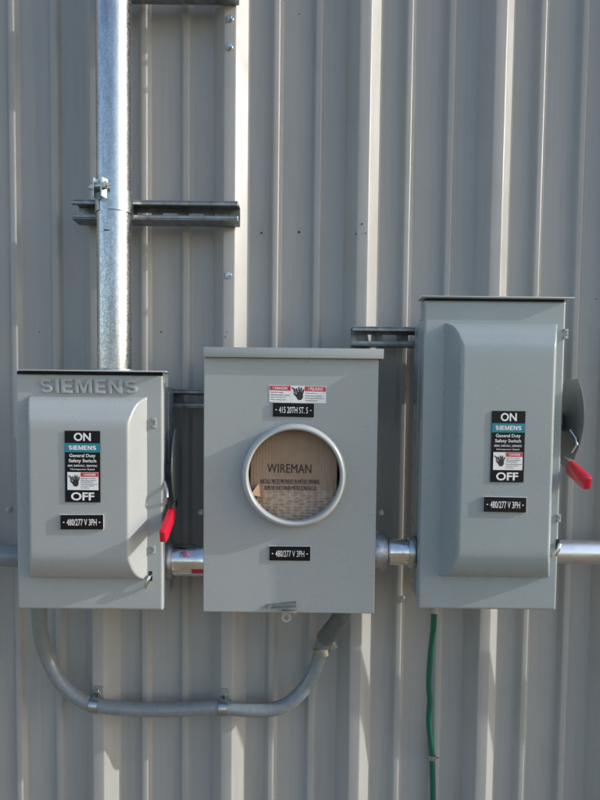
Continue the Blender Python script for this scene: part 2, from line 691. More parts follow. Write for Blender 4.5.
def letter(ch, th=0.22):
    # heavy sans capitals in a box of height 1; returns (width, [outlines])
    if ch == 'I':
        return th, [[(0, 0), (th, 0), (th, 1), (0, 1)]]
    if ch == 'E':
        w_ = 0.70
        h_ = th * 0.85
        m_ = 0.5
        return w_, [[(0, 0), (w_, 0), (w_, h_), (th, h_), (th, m_ - h_ / 2), (w_ * .93, m_ - h_ / 2), (w_ * .93, m_ + h_ / 2), (th, m_ + h_ / 2),
                     (th, 1 - h_), (w_, 1 - h_), (w_, 1), (0, 1)]]
    if ch == 'N':
        w_ = 0.86
        return w_, [[(0, 0), (th, 0), (th, .66), (w_ - th, 0), (w_, 0), (w_, 1), (w_ - th, 1), (w_ - th, .34), (th, 1), (0, 1)]]
    if ch == 'M':
        w_ = 1.04
        c_ = w_ / 2
        return w_, [[(0, 0), (th, 0), (th, .68), (c_ - .09, 0), (c_ + .09, 0), (w_ - th, .68), (w_ - th, 0), (w_, 0), (w_, 1), (w_ - th * 1.25, 1),
                     (c_, .33), (th * 1.25, 1), (0, 1)]]
    w_ = 0.80                                   # S: one thick stroke round two bowls
    r_ = 0.25 + th * 0.02
    pts = []
    for k in range(13):
        a_ = R(28 + (270 - 28) * k / 12)
        pts.append((w_ / 2 + cos(a_) * (w_ - th) / 2, 0.75 - th / 4 + sin(a_) * (0.25 - th / 4)))
    for k in range(1, 13):
        a_ = R(90 - (90 + 152) * k / 12)
        pts.append((w_ / 2 + cos(a_) * (w_ - th) / 2, 0.25 + th / 4 + sin(a_) * (0.25 - th / 4)))
    lf, rt_ = [], []
    for k, p_ in enumerate(pts):
        q0, q1 = pts[max(0, k - 1)], pts[min(len(pts) - 1, k + 1)]
        dx, dy = q1[0] - q0[0], q1[1] - q0[1]
        L = sqrt(dx * dx + dy * dy)
        nx_, ny_ = -dy / L * th * 0.47, dx / L * th * 0.47
        lf.append((p_[0] + nx_, p_[1] + ny_))
        rt_.append((p_[0] - nx_, p_[1] - ny_))
    return w_, [lf + rt_[::-1]]


def block_word(mb, word, x0, x1, z0, z1, y, thick, bev=0.0):
    parts, x = [], 0.0
    for ch in word:
        w_, outs = letter(ch)
        parts.append((x, outs))
        x += w_ + 0.15
    tot = x - 0.15
    kx, kz = (x1 - x0) / tot, (z1 - z0)
    for (xo, outs) in parts:
        for o_ in outs:
            mb.prism([(x0 + (xo + u) * kx, y, z0 + v * kz) for u, v in o_], (0, -thick, 0), bev, 2)


def make_switch(cover, top, bulge, body_top, label, word=None, H=0.045, coat='box'):
    """cover/bulge = pixel rectangles on the front plate; all parts go under one Empty"""
    pl0, pl1 = at(cover[0], cover[3], FR), at(cover[2], cover[1], FR)
    x0, x1, z0, z1 = pl0.x, pl1.x, pl0.z, pl1.z
    b0, b1 = at(bulge[0], bulge[3], FR), at(bulge[2], bulge[1], FR)
    X0, X1, Z0, Z1 = b0.x, b1.x, b0.z, b1.z
    zb = at((cover[0] + cover[2]) / 2, body_top, FR).z
    root = empty('safety_switch', ((x0 + x1) / 2, SF, z0), label, 'switch box', 'electrical safety switches')
    # enclosure behind the door
    e = MB()
    e.box(x0 + 0.005, x1 - 0.005, FR + 0.021, SF, z0 + 0.004, zb, 0.003)
    e.box(x0 + 0.0075, x1 - 0.0075, FR + 0.004, FR + 0.0208, z0 + 0.006, z1 - 0.006)
    e.box(x0 + 0.0035, x1 - 0.0035, SF - 0.05, SF - 0.044, z0 + 0.006, zb - 0.010, 0.001)
    enc = e.build('enclosure', M[coat], root)
    # door: pressed sheet with a raised pan
    xs = lines(x0, x1, 0.0018, [x0 + 0.0016, x1 - 0.0016, X0, X1])
    zz = lines(z0, z1, 0.0022, [z0 + 0.0016, z1 - 0.0016, Z0, Z1])
    d = MB()
    vs, fs = [], []
    nx, nz = len(xs), len(zz)
    for j, z in enumerate(zz):
        for i, x in enumerate(xs):
            y = FR - bulge_height(x, z, X0, X1, Z0, Z1, H, 0.020, 0.020, 0.052, 0.062)
            if i in (0, nx - 1) or j in (0, nz - 1):
                y = FR + 0.0016
            vs.append((x, y, z))
    for j in range(nz - 1):
        for i in range(nx - 1):
            fs.append((j * nx + i, j * nx + i + 1, (j + 1) * nx + i + 1, (j + 1) * nx + i))
    rim = [i for i in range(nx)] + [j * nx + nx - 1 for j in range(1, nz)] \
        + [(nz - 1) * nx + i for i in range(nx - 2, -1, -1)] + [j * nx for j in range(nz - 2, 0, -1)]
    base = len(vs)
    for k in rim:
        vs.append((vs[k][0], FR + 0.020, vs[k][2]))
    for q in range(len(rim)):
        q2 = (q + 1) % len(rim)
        fs.append((rim[q], base + q, base + q2, rim[q2]))
    d._add(vs, fs)
    door = d.build('door', M[coat], root, smooth=50)
    if word:
        t = MB()
        wa, wb = at(word[1], word[3], FR), at(word[2], word[4], FR)
        block_word(t, word[0], wa.x, wb.x, wb.z, wa.z, FR + 0.0004, 0.0040, 0.0006)
        t.build('raised_lettering', M['box'], door, smooth=25)
    # drip hood along the top
    h = MB()
    zt = at((top[0] + top[2]) / 2, top[1], FR - 0.014).z
    hx0, hx1 = at(top[0], top[1], FR - 0.014).x, at(top[2], top[1], FR - 0.014).x
    h.box(hx0, hx1, FR - 0.012, FR + 0.030, zt - 0.0020, zt, 0.0006)
    if word:
        h.box(x1 - 0.001, x1 + 0.0020, FR + 0.004, FR + 0.024, zt - 0.020, zt - 0.0021, 0.0008)
    h.box(hx0 + 0.004, hx1 - 0.004, FR + 0.0206, FR + 0.030, zb - 0.002, zt - 0.0021, 0.0006)
    hood = h.build('drip_hood', M['box_light'], root)
    shade = MB()  # added black strip: paints in the shade of the gap between hood and door
    shade.box(x0 + 0.002, x1 - 0.002, FR + 0.0022, FR + 0.0195, z1 - 0.003, zt - 0.0022)
    shade.build('gap_shade', M['black'], hood, smooth=0)
    return root, enc, door, (x0, x1, z0, z1), (X0, X1, Z0, Z1)


def hand_icon(mb, c, s, y):
    """black hand with a bent arrow striking it"""
    def disc(x, z, rx, rz, ang=0.0, n=18):
        poly = []
        for k in range(n):
            t = 2 * pi * k / n
            u, v = rx * cos(t), rz * sin(t)
            poly.append((c[0] + (x + u * cos(ang) - v * sin(ang)) * s, y, c[2] + (z + u * sin(ang) + v * cos(ang)) * s))
        mb.prism(poly, (0, -0.0002, 0))
    disc(0.10, -0.14, 0.24, 0.29)
    for i, (x, z, a) in enumerate(((-0.09, 0.20, 0.25), (0.06, 0.29, 0.08), (0.20, 0.27, -0.10), (0.33, 0.16, -0.28))):
        disc(x, z, 0.060, 0.22, a)
    disc(-0.20, -0.06, 0.065, 0.19, 0.7)
    zig = [(-0.48, 0.42), (-0.30, 0.26), (-0.34, 0.16), (-0.12, 0.04), (-0.17, 0.16), (-0.22, 0.21), (-0.17, 0.30), (-0.44, 0.48)]
    mb.prism([(c[0] + x * s, y - 0.00005, c[2] + z * s) for x, z in zig], (0, -0.0002, 0))


def sticker(root, px0, py0, px1, py1, Y, amps):
    """black ON / OFF label; rows are fractions of its height"""
    p0, p1 = at(px0, py1, Y), at(px1, py0, Y)
    x0, x1, z0, z1 = p0.x, p1.x, p0.z, p1.z
    W, H = x1 - x0, z1 - z0
    cx = (x0 + x1) / 2
    yb = Y - 0.0005
    s = MB()
    s.box(x0, x1, yb, Y + 0.0002, z0, z1)
    st = s.build('label_sticker', M['black'], root, smooth=0)

    def row(f):
        return z1 - f * H
    t = MB()
    put_text(t, 'ON', (cx, 0, row(0.085)), W * 0.48, H * 0.115, yb, 0.025)
    block_word(t, 'SIEMENS', cx - W * 0.39, cx + W * 0.39, row(0.266), row(0.206), yb - 0.00025, 0.0003)
    put_text(t, 'General Duty', (cx, 0, row(0.352)), W * 0.74, H * 0.060, yb, 0.012)
    put_text(t, 'Safety Switch', (cx, 0, row(0.424)), W * 0.78, H * 0.060, yb, 0.012)
    put_text(t, amps, (cx, 0, row(0.490)), W * 0.84, H * 0.032, yb, 0.008)
    put_text(t, 'Horsepower Rated', (cx, 0, row(0.540)), W * 0.68, H * 0.028, yb, 0.004)
    put_text(t, 'OFF', (cx, 0, row(0.918)), W * 0.66, H * 0.115, yb, 0.025)
    t.build('lettering', M['white'], st, smooth=0)
    q = MB()
    q.box(x0 + W * 0.005, x1 - W * 0.005, yb - 0.00025, yb + 0.0001, row(0.300), row(0.172))
    q.build('brand_band', M['teal'], st, smooth=0)
    q = MB()
    q.box(x0 + W * 0.07, x1 - W * 0.05, yb - 0.00025, yb + 0.0001, row(0.828), row(0.578))
    q.build('warning_panel', M['white'], st, smooth=0)
    q = MB()
    q.box(x0 + W * 0.45, x1 - W * 0.055, yb - 0.0005, yb - 0.00024, row(0.640), row(0.582))
    q.build('warning_header', M['red'], st, smooth=0)
    q = MB()
    put_text(q, '! DANGER', (x0 + W * 0.70, 0, row(0.611)), W * 0.36, H * 0.030, yb - 0.0005, 0.02, 0.0002)
    q.build('header_lettering', M['white'], st, smooth=0)
    q = MB()
    hand_icon(q, (x0 + W * 0.27, 0, row(0.705)), W * 0.36, yb - 0.00025)
    wl_ = ['Hazardous voltage.', 'Will cause death or', 'serious injury.', 'Turn off and lock out', 'all power before', 'servicing.']
    for i, s_ in enumerate(wl_):
        put_text(q, s_, (x0 + W * 0.45 + W * 0.24 * min(1, len(s_) / 20) + W * 0.0, 0, row(0.664 + i * 0.027)),
                 W * 0.48 * min(1, len(s_) / 20), H * 0.015, yb - 0.00025, 0.0, 0.0002)
    q.build('warning_print', M['ink'], st, smooth=0)
    return st


def nameplate(root, px0, py0, px1, py1, Y, s, tilt=0.0):
    p0, p1 = at(px0, py1, Y), at(px1, py0, Y)
    x0, x1, z0, z1 = p0.x, p1.x, p0.z, p1.z
    W, H = x1 - x0, z1 - z0
    c = Vector(((x0 + x1) / 2, 0, (z0 + z1) / 2))
    b_ = MB()
    b_.box(x0, x1, Y - 0.0026, Y + 0.0003, z0, z1, 0.0005, 1)
    for v in b_.bm.verts:
        v.co.z += (v.co.x - c.x) * tilt
    pl = b_.build('nameplate', M['black'], root, smooth=20)
    e = MB()
    e.box(x0 - 0.0006, x1 + 0.0006, Y - 0.0008, Y + 0.0003, z0 - 0.0006, z1 + 0.0006)
    for v in e.bm.verts:
        v.co.z += (v.co.x - c.x) * tilt
    e.build('backing', M['white'], pl, smooth=0)
    t = MB()
    put_text(t, s, c, W * 0.70, H * 0.45, Y - 0.0026, 0.006, 0.0002, 1.0, tilt)
    for sx in (-1, 1):
        for (u, v) in ((0.42, 0.0),):
            q = [(c.x + sx * W * u + dx, Y - 0.0026, c.z + sx * W * u * tilt + dz)
                 for dx, dz in ((-0.0016, 0), (0, 0.0012), (0.0016, 0), (0, -0.0012))]
            t.prism(q, (0, -0.0002, 0))
    t.build('lettering', M['white'], pl, smooth=0)
    return pl


def side_handle(root, xs, y_top, y_bot, gs, ge, yf=-0.181):
    """half-moon arm standing off the right side and its red blade grip.
    xs = X of the arm; y_top/y_bot = heights (Z); gs, ge = grip start/end (Y, Z)"""
    hgt = y_top - y_bot
    poly = []
    for k in range(15):
        t = k / 14
        z = y_top - hgt * t
        y = yf - 0.032 * (1 - (2 * t - 0.92) ** 2 if abs(2 * t - 0.92) < 1 else 0)
        poly.append((xs, y, z))
    poly += [(xs, -0.135, y_bot + 0.004), (xs, -0.105, y_bot + 0.030), (xs, -0.105, y_top - 0.030), (xs, -0.135, y_top - 0.004)]
    m = MB()
    m.prism(poly, (0.0024, 0, 0), 0.0004, 1)
    arm = m.build('handle', M['arm'], root, smooth=30)
    # lever neck from the arm to the grip
    (ya, za), (yb, zb) = gs, ge
    d = Vector((0, yb - ya, zb - za))
    L = d.length
    d.normalize()
    nrm = Vector((0, -d.z, d.y))
    if nrm.z < 0:
        nrm = -nrm
    x = xs + 0.0012
    o = Vector((x, ya, za))
    nk = MB()
    pts = []
    for (u, v) in ((-0.035, 0.010), (0.012, 0.008), (0.012, -0.008), (-0.035, -0.008)):
        pts.append(o + d * u + nrm * v + Vector((-0.0012, 0, 0)))
    nk.prism(pts, (0.0024, 0, 0), 0.0003, 1)
    nk.build('lever', M['arm'], arm, smooth=30)
    gp = MB()
    pts = []
    for (u, v) in ((0.0, 0.010), (0.010, 0.0125), (L - 0.006, 0.0125), (L, 0.009), (L, -0.009), (L - 0.006, -0.0125), (0.008, -0.0125), (0.0, -0.008)):
        pts.append(o + d * u + nrm * v + Vector((-0.0050, 0, 0)))
    gp.prism(pts, (0.010, 0, 0), 0.0018, 2)
    gp.build('grip', M['grip'], arm, smooth=40)
    # pivot boss between box side and arm
    pv = MB()
    zc = (y_top + y_bot) / 2 - 0.006
    pv.lathe([(0.017, -0.0310), (0.017, -0.004), (0.012, -0.0005), (0.0, -0.0004)], (xs, -0.128, zc), (1, 0, 0), 28)
    pv.build('pivot', M['arm'], arm)
    br = MB()
    br.tube([(xs - 0.010, -0.186, zc - 0.012), (xs - 0.004, -0.196, zc - 0.026), (xs - 0.003, -0.199, zc - 0.036),
             (xs - 0.007, -0.190, zc - 0.050)], 0.0022, 8)
    br.build('lock_wire', M['zinc'], arm)
    return arm


def tab(door, px, py, w=0.007, h=0.017):
    """small pressed hasp loop on the door flange"""
    p = at(px, py, FR)
    m = MB()
    m.box(p.x - w / 2, p.x + w / 2, FR - 0.0032, FR + 0.0002, p.z - h / 2, p.z - h * 0.22, 0.0008)
    m.box(p.x - w / 2, p.x + w / 2, FR - 0.0032, FR + 0.0002, p.z + h * 0.22, p.z + h / 2, 0.0008)
    m.box(p.x + w / 2 - 0.0026, p.x + w / 2, FR - 0.0030, FR + 0.0002, p.z - h * 0.22, p.z + h * 0.22)
    m.build('hasp_tab', M['box'], door)


def latch(door, px, py):
    p = at(px, py, FR)
    s = MB()
    s.box(p.x - 0.0028, p.x + 0.0032, FR - 0.0006, FR + 0.0003, p.z - 0.0085, p.z + 0.0085)
    la = s.build('latch', M['dark'], door, smooth=0)
    k = MB()
    k.tube([(p.x + 0.001, FR + 0.001, p.z + 0.002), (p.x + 0.0005, FR - 0.007, p.z + 0.001), (p.x - 0.003, FR - 0.010, p.z - 0.008),
            (p.x - 0.0065, FR - 0.008, p.z - 0.016), (p.x - 0.0085, FR - 0.003, p.z - 0.020)], [0.0022, 0.0028, 0.0034, 0.0036, 0.0028], 10)
    k.build('hook', M['chrome'], door)


BF = FR - 0.045              # front of the raised pans
# ---- the smaller switch
r1, enc1, door1, c1, b1 = make_switch(
    (18.0, 375.8, 162.5, 608.5), (16.5, 370.0, 165.5), (30.0, 397.5, 147.0, 577.0), 384.5,
    'smaller grey safety switch box with raised lettering on its door, left of meter box',
    ('SIEMENS', 40.5, 138, 378.5, 394))
sticker(r1, 65.3, 431, 100, 502, BF, '60A 240VAC, 250VDC')
nameplate(r1, 61, 515, 103.5, 529, BF, '480/277 V 3PH', 0.012)
tab(door1, 154.5, 423)
tab(door1, 153.5, 549.5, 0.006, 0.013)
latch(door1, 150.5, 576)
hz0, hz1 = at(171, 430, -0.20).z, at(171, 514, -0.20).z
side_handle(r1, c1[1] + 0.013, hz0, hz1, (-0.176, at(171, 513, -0.18).z), (-0.252, at(162, 537, -0.25).z), -0.152)

# ---- the taller switch
r2, enc2, door2, c2, b2 = make_switch(
    (418.5, 302.0, 566.0, 608.5), (422.5, 296.0, 575.5), (439.0, 324.5, 557.5, 575.5), 318,
    'taller grey safety switch box hung higher, on the right above the green wire', None, 0.045, 'box_blue')
sticker(r2, 490.2, 411.2, 525.5, 482, BF, '200A 240VAC, 250VDC')
nameplate(r2, 483.3, 497.3, 526, 511.8, BF, '480/277 V 3PH', -0.012)
tab(door2, 565.5, 334)
tab(door2, 558.5, 518, 0.006, 0.013)
latch(door2, 557.5, 544)
hz0, hz1 = at(579, 378, -0.20).z, at(579, 461, -0.20).z
side_handle(r2, c2[1] + 0.026, hz0, hz1, (-0.160, at(571, 466, -0.16).z), (-0.234, at(592, 484, -0.234).z))

# ------------------------------------------------------------------ meter box
pa, pb = at(203.0, 612.0, FR), at(379.0, 351.0, FR)
mx0, mx1, mz0, mz1 = pa.x, pb.x, pa.z, pb.z
meter = empty('meter_box', ((mx0 + mx1) / 2, SF, mz0),
              'plain grey meter box with a round opening, between the two safety switches', 'meter box')
RC = at(294.2, 475.2, FR)
r_in = 0.0745
# enclosure: back and four walls, open in front
e = MB()
t = 0.003
e.box(mx0 + 0.003, mx1 - 0.003, SF - t, SF, mz0 + 0.004, mz1 - 0.004)
e.box(mx0 + 0.003, mx0 + 0.003 + t, FR + 0.0165, SF - t - 0.0001, mz0 + 0.004, mz1 - 0.004)
e.box(mx1 - 0.003 - t, mx1 - 0.003, FR + 0.0165, SF - t - 0.0001, mz0 + 0.004, mz1 - 0.004)
e.box(mx0 + 0.0061, mx1 - 0.0061, FR + 0.0165, SF - t - 0.0001, mz0 + 0.004, mz0 + 0.004 + t)
e.box(mx0 + 0.0061, mx1 - 0.0061, FR + 0.0165, SF - t - 0.0001, mz1 - 0.004 - t, mz1 - 0.004)
e.build('enclosure', M['box'], meter)
# cover plate with the round hole
NS = 96
cov = MB()
ring, rect = [], []
for k in range(NS):
    ang = 2 * pi * k / NS
    dx, dz = cos(ang), sin(ang)
    ring.append((RC.x + dx * 0.0815, FR, RC.z + dz * 0.0815))
    ts = []
    if dx > 1e-9:
        ts.append((mx1 - 0.0016 - RC.x) / dx)
    if dx < -1e-9:
        ts.append((mx0 + 0.0016 - RC.x) / dx)
    if dz > 1e-9:
        ts.append((mz1 - 0.0016 - RC.z) / dz)
    if dz < -1e-9:
        ts.append((mz0 + 0.0016 - RC.z) / dz)
    tt = min(ts)
    rect.append([RC.x + dx * tt, FR, RC.z + dz * tt])
for (qx, qz) in ((mx0 + 0.0016, mz0 + 0.0016), (mx1 - 0.0016, mz0 + 0.0016), (mx0 + 0.0016, mz1 - 0.0016), (mx1 - 0.0016, mz1 - 0.0016)):
    k = min(range(NS), key=lambda i: (rect[i][0] - qx) ** 2 + (rect[i][2] - qz) ** 2)
    rect[k] = [qx, FR, qz]


def grow(p, d, y):
    x = p[0] + (d if p[0] > mx1 - 0.002 else 0) - (d if p[0] < mx0 + 0.002 else 0)
    z = p[2] + (d if p[2] > mz1 - 0.002 else 0) - (d if p[2] < mz0 + 0.002 else 0)
    return (x, y, z)


edge = [grow(p, 0.0016, FR + 0.0016) for p in rect]
back = [(p[0], FR + 0.016, p[2]) for p in edge]
inner = [(p[0], FR + 0.003, p[2]) for p in ring]
V = inner + ring + [tuple(p) for p in rect] + edge + back
fcs = []
for L_ in range(4):
    for k in range(NS):
        k2 = (k + 1) % NS
        fcs.append((L_ * NS + k, L_ * NS + k2, (L_ + 1) * NS + k2, (L_ + 1) * NS + k))
cov._add(V, fcs)
cover = cov.build('cover', M['box'], meter, smooth=35)
# snap ring round the opening
rg = MB()
rg.lathe([(0.0780, -0.006), (0.0879, 0.0004), (0.0885, 0.004), (0.0881, 0.0105), (0.0865, 0.0150), (0.0842, 0.0178), (0.0820, 0.0190), (0.0800, 0.0188),
          (0.0786, 0.0174), (0.0780, 0.0150)], RC, (0, -1, 0), 128, closed=True)
rg.build('ring', M['ring'], cover, smooth=40)
# dark liner behind the ring, a tray the cardboard stands in
ln = MB()
ln.lathe([(0.0830, 0.0), (0.0800, 0.0), (0.0800, -0.060), (0.0, -0.0602), (0.0, -0.0622), (0.0830, -0.0622)], Vector((RC.x, FR + 0.007, RC.z)), (0, -1, 0), 64, closed=True)
ln.build('socket_well', M['dark'], meter)
# hood
h = MB()
hx0, hx1 = at(203.5, 346, FR - 0.010).x, at(384, 346, FR - 0.010).x
zt, zl = at(294, 347.8, FR - 0.010).z, at(294, 357.8, FR - 0.010).z
h.box(hx0, hx1, FR - 0.010, FR - 0.0075, zl, zt, 0.0008)
h.box(hx0, hx1, FR - 0.0074, SF, zt - 0.003, zt - 0.0002, 0.0006)
h.box(hx0, hx0 + 0.0025, FR - 0.0074, SF, zl, zt - 0.0031, 0.0006)
h.box(hx1 - 0.0025, hx1, FR - 0.0074, SF, zl, zt - 0.0031, 0.0006)
h.build('drip_hood', M['box'], meter)
# copper jaw seen at the lower left of the opening
ja = MB()
c0 = at(253.5, 491, FR + 0.0)
ja.hull([(c0.x - 0.006, FR + 0.004, c0.z - 0.008), (c0.x + 0.011, FR + 0.004, c0.z - 0.010), (c0.x + 0.008, FR + 0.004, c0.z + 0.012),
         (c0.x - 0.006, FR + 0.022, c0.z - 0.008), (c0.x + 0.012, FR + 0.022, c0.z - 0.010), (c0.x + 0.009, FR + 0.022, c0.z + 0.012)], 0.0006)
c0 = at(257, 507, FR + 0.0)
ja.hull([(c0.x - 0.004, FR + 0.006, c0.z - 0.002), (c0.x + 0.006, FR + 0.006, c0.z - 0.010), (c0.x + 0.006, FR + 0.006, c0.z + 0.006),
         (c0.x - 0.004, FR + 0.022, c0.z - 0.002), (c0.x + 0.006, FR + 0.022, c0.z - 0.010), (c0.x + 0.006, FR + 0.022, c0.z + 0.006)], 0.0006)
ja.build('jaw', M['copper'], meter)
# hasp at the bottom edge
p = at(281, 605, FR)
hs = MB()
hs.hull([(p.x - 0.026, FR - 0.0016, p.z - 0.006), (p.x - 0.026, FR - 0.0016, p.z + 0.001), (p.x + 0.026, FR - 0.010, p.z + 0.007),
         (p.x + 0.026, FR - 0.010, p.z - 0.001), (p.x - 0.026, FR + 0.0004, p.z - 0.006), (p.x - 0.026, FR + 0.0004, p.z + 0.001),
         (p.x + 0.026, FR + 0.0004, p.z + 0.007), (p.x + 0.026, FR + 0.0004, p.z - 0.001)], 0.0008)
hasp = hs.build('hasp', M['strut'], cover, smooth=30)
hs = MB()
hs.box(p.x + 0.001, p.x + 0.028, FR - 0.016, FR - 0.0004, p.z - 0.0085, p.z - 0.0066, 0.0004)
hs.box(p.x + 0.001, p.x + 0.028, FR - 0.0175, FR - 0.0161, p.z - 0.0090, p.z - 0.0050, 0.0004)
hs.lathe([(0.0030, 0.0), (0.0030, 0.006)], (p.x - 0.021, FR - 0.0060, p.z - 0.0028), (0, 1, 0), 16)
hs.build('catch', M['chrome'], hasp, smooth=30)
hs = MB()
q = at(286.5, 617, FR + 0.012)
hs.lathe([(0.0085, 0.0), (0.0085, 0.003), (0.0045, 0.003), (0.0045, 0.0)], q, (0, -1, 0), 24, closed=True)
hs.box(q.x - 0.004, q.x + 0.004, q.y - 0.0028, q.y - 0.0002, q.z + 0.0075, mz0 + 0.006)
hs.build('seal_eye', M['box'], meter)
# warning sticker
s0_, s1_ = at(269.3, 402.3, FR), at(326.2, 386.2, FR)
sx0, sx1, sz0, sz1 = s0_.x, s1_.x, s0_.z, s1_.z
W_, H_ = sx1 - sx0, sz1 - sz0
TL = -0.016


def tilt_all(mb, k, cx):
    for v in mb.bm.verts:
        v.co.z += (v.co.x - cx) * k


scx = (sx0 + sx1) / 2
q = MB()
q.box(sx0, sx1, FR - 0.0005, FR + 0.0002, sz0, sz1)
tilt_all(q, TL, scx)
ws = q.build('warning_sticker', M['white'], meter, smooth=0)
for (fa, fb, word_) in ((0.01, 0.375, '! DANGER'), (0.625, 0.995, '! PELIGRO')):
    q = MB()
    q.box(sx0 + W_ * fa, sx0 + W_ * fb, FR - 0.0008, FR - 0.0004, sz1 - H_ * 0.30, sz1 - H_ * 0.02)
    tilt_all(q, TL, scx)
    q.build('warning_header', M['red'], ws, smooth=0)
    q = MB()
    put_text(q, word_, (sx0 + W_ * (fa + fb) / 2, 0, sz1 - H_ * 0.16), W_ * 0.26, H_ * 0.17, FR - 0.0008, 0.02, 0.0002)
    tilt_all(q, TL, scx)
    q.build('header_lettering', M['white'], ws, smooth=0)
q = MB()
hand_icon(q, (sx0 + W_ * 0.51, 0, sz0 + H_ * 0.52), H_ * 0.86, FR - 0.0005)
for i, (l_, r_) in enumerate((('Hazardous voltage.', 'Voltaje peligroso.'), ('Will cause death or serious', 'Puede causar la muerte o'),
                              ('injury. Turn off power', 'lesiones graves. Desconecte'), ('before working inside.', 'antes de trabajar.'))):
    zr = sz1 - H_ * (0.42 + i * 0.145)
    ww = W_ * 0.34
    k = len(l_) / 27
    put_text(q, l_, (sx0 + W_ * 0.025 + ww * k / 2, 0, zr), ww * k, H_ * 0.075, FR - 0.0005, 0.0, 0.0002)
    k = len(r_) / 28
    put_text(q, r_, (sx0 + W_ * 0.635 + ww * k / 2, 0, zr), ww * k, H_ * 0.075, FR - 0.0005, 0.0, 0.0002)
tilt_all(q, TL, scx)
q.build('warning_print', M['ink'], ws, smooth=0)
nameplate(meter, 272.8, 403.3, 314.2, 416.8, FR, '415 20TH ST. S', -0.010)
nameplate(meter, 269.3, 546.5, 310.5, 560.2, FR, '480/277 V 3PH', 0.002)

# cardboard standing in the opening
CB = FR + 0.016
cc = Vector((RC.x - 0.001, CB, RC.z - 0.002))
cbm = MB()
poly = []
for k in range(72):
    a_ = 2 * pi * k / 72
    x, z = 0.0795 * cos(a_), 0.0795 * sin(a_)
    x = max(-0.0755, min(0.0755, x))
    poly.append((cc.x + x, CB, cc.z + z))
cbm.prism(poly, (0, 0.004, 0), 0.0006, 1)
card = cbm.build('cardboard_insert', M['card'], origin=cc, smooth=20)
tag(card, 'brown cardboard disc with black lettering filling the round opening of the meter box', 'cardboard')
ct = MB()
p0, p1 = at(267.0, 472.6, CB), at(311.2, 464.3, CB)
put_text(ct, 'WIREMAN', ((p0.x + p1.x) / 2, 0, (p0.z + p1.z) / 2), p1.x - p0.x, p1.z - p0.z, CB, 0.0, 0.0002, 1.05, -0.01)
put_text(ct, 'WIREMAN', ((p0.x + p1.x) / 2 + 0.0005, 0, (p0.z + p1.z) / 2 - 0.0002), p1.x - p0.x, p1.z - p0.z, CB, 0.0, 0.00026, 1.05, -0.01)
for (s_, xa, xb, ya, yb_) in (('INSTALL PIECES PROVIDED IN METER OPENING', 260.5, 319.5, 479.7, 483.6), ('REMOVE ONLY WHEN METER IS INSTALLED', 264.5, 316.5, 486.2, 490)):
    p0, p1 = at(xa, yb_, CB), at(xb, ya, CB)
    for q_ in (0, 1):
        put_text(ct, s_, ((p0.x + p1.x) / 2 + 0.0003 * q_, 0, (p0.z + p1.z) / 2 - 0.00015 * q_), p1.x - p0.x, p1.z - p0.z, CB, 0.0, 0.0002 + 0.00006 * q_)
ct.build('lettering', M['ink'], card, smooth=0)


# ------------------------------------------------------------------ pipes
def smooth_path(pts, n=10):
    """Catmull-Rom through the points"""
    pts = [Vector(p) for p in pts]
    P_ = [pts[0] * 2 - pts[1]] + pts + [pts[-1] * 2 - pts[-2]]
    out = []
    for i in range(1, len(P_) - 2):
        a_, b_, c_, d_ = P_[i - 1], P_[i], P_[i + 1], P_[i + 2]
        for k in range(n):
            t_ = k / n
            out.append(0.5 * ((2 * b_) + (c_ - a_) * t_ + (2 * a_ - 5 * b_ + 4 * c_ - d_) * t_ ** 2 + (3 * b_ - a_ - 3 * c_ + d_) * t_ ** 3))
    out.append(pts[-1])
    return out


# tall galvanised riser
PR = 0.0308
YP = SF - PR - 0.0005
px_ = at(114.6, 300, YP).x
zbt = at(90, 384.5, FR).z
cnd = empty('vertical_conduit', (px_, YP, zbt), 'thick galvanised vertical pipe rising from the top of the left switch box', 'conduit pipe')
m = MB()
m.tube([(px_, YP, zbt + 0.002), (px_, YP, 1.9), (px_, YP, 2.6), (px_, YP, 3.3)], PR, 48)
m.build('pipe', M['galv'], cnd)
m = MB()
m.lathe([(PR + 0.0002, 0.0), (PR + 0.0065, 0.0), (PR + 0.0065, 0.012), (PR + 0.0040, 0.018), (PR + 0.0040, 0.030), (PR + 0.0002, 0.031)], (px_, YP, zbt), (0, 0, 1), 48, closed=True)
m.build('hub', M['cast'], cnd)
m = MB()
zg = at(110, 230, YP - PR).z
m.box(px_ - 0.009, px_ + 0.001, YP - PR - 0.0004, YP - PR + 0.003, zg - 0.001, zg + 0.0008)
m.build('scratch', M['dark'], cnd)

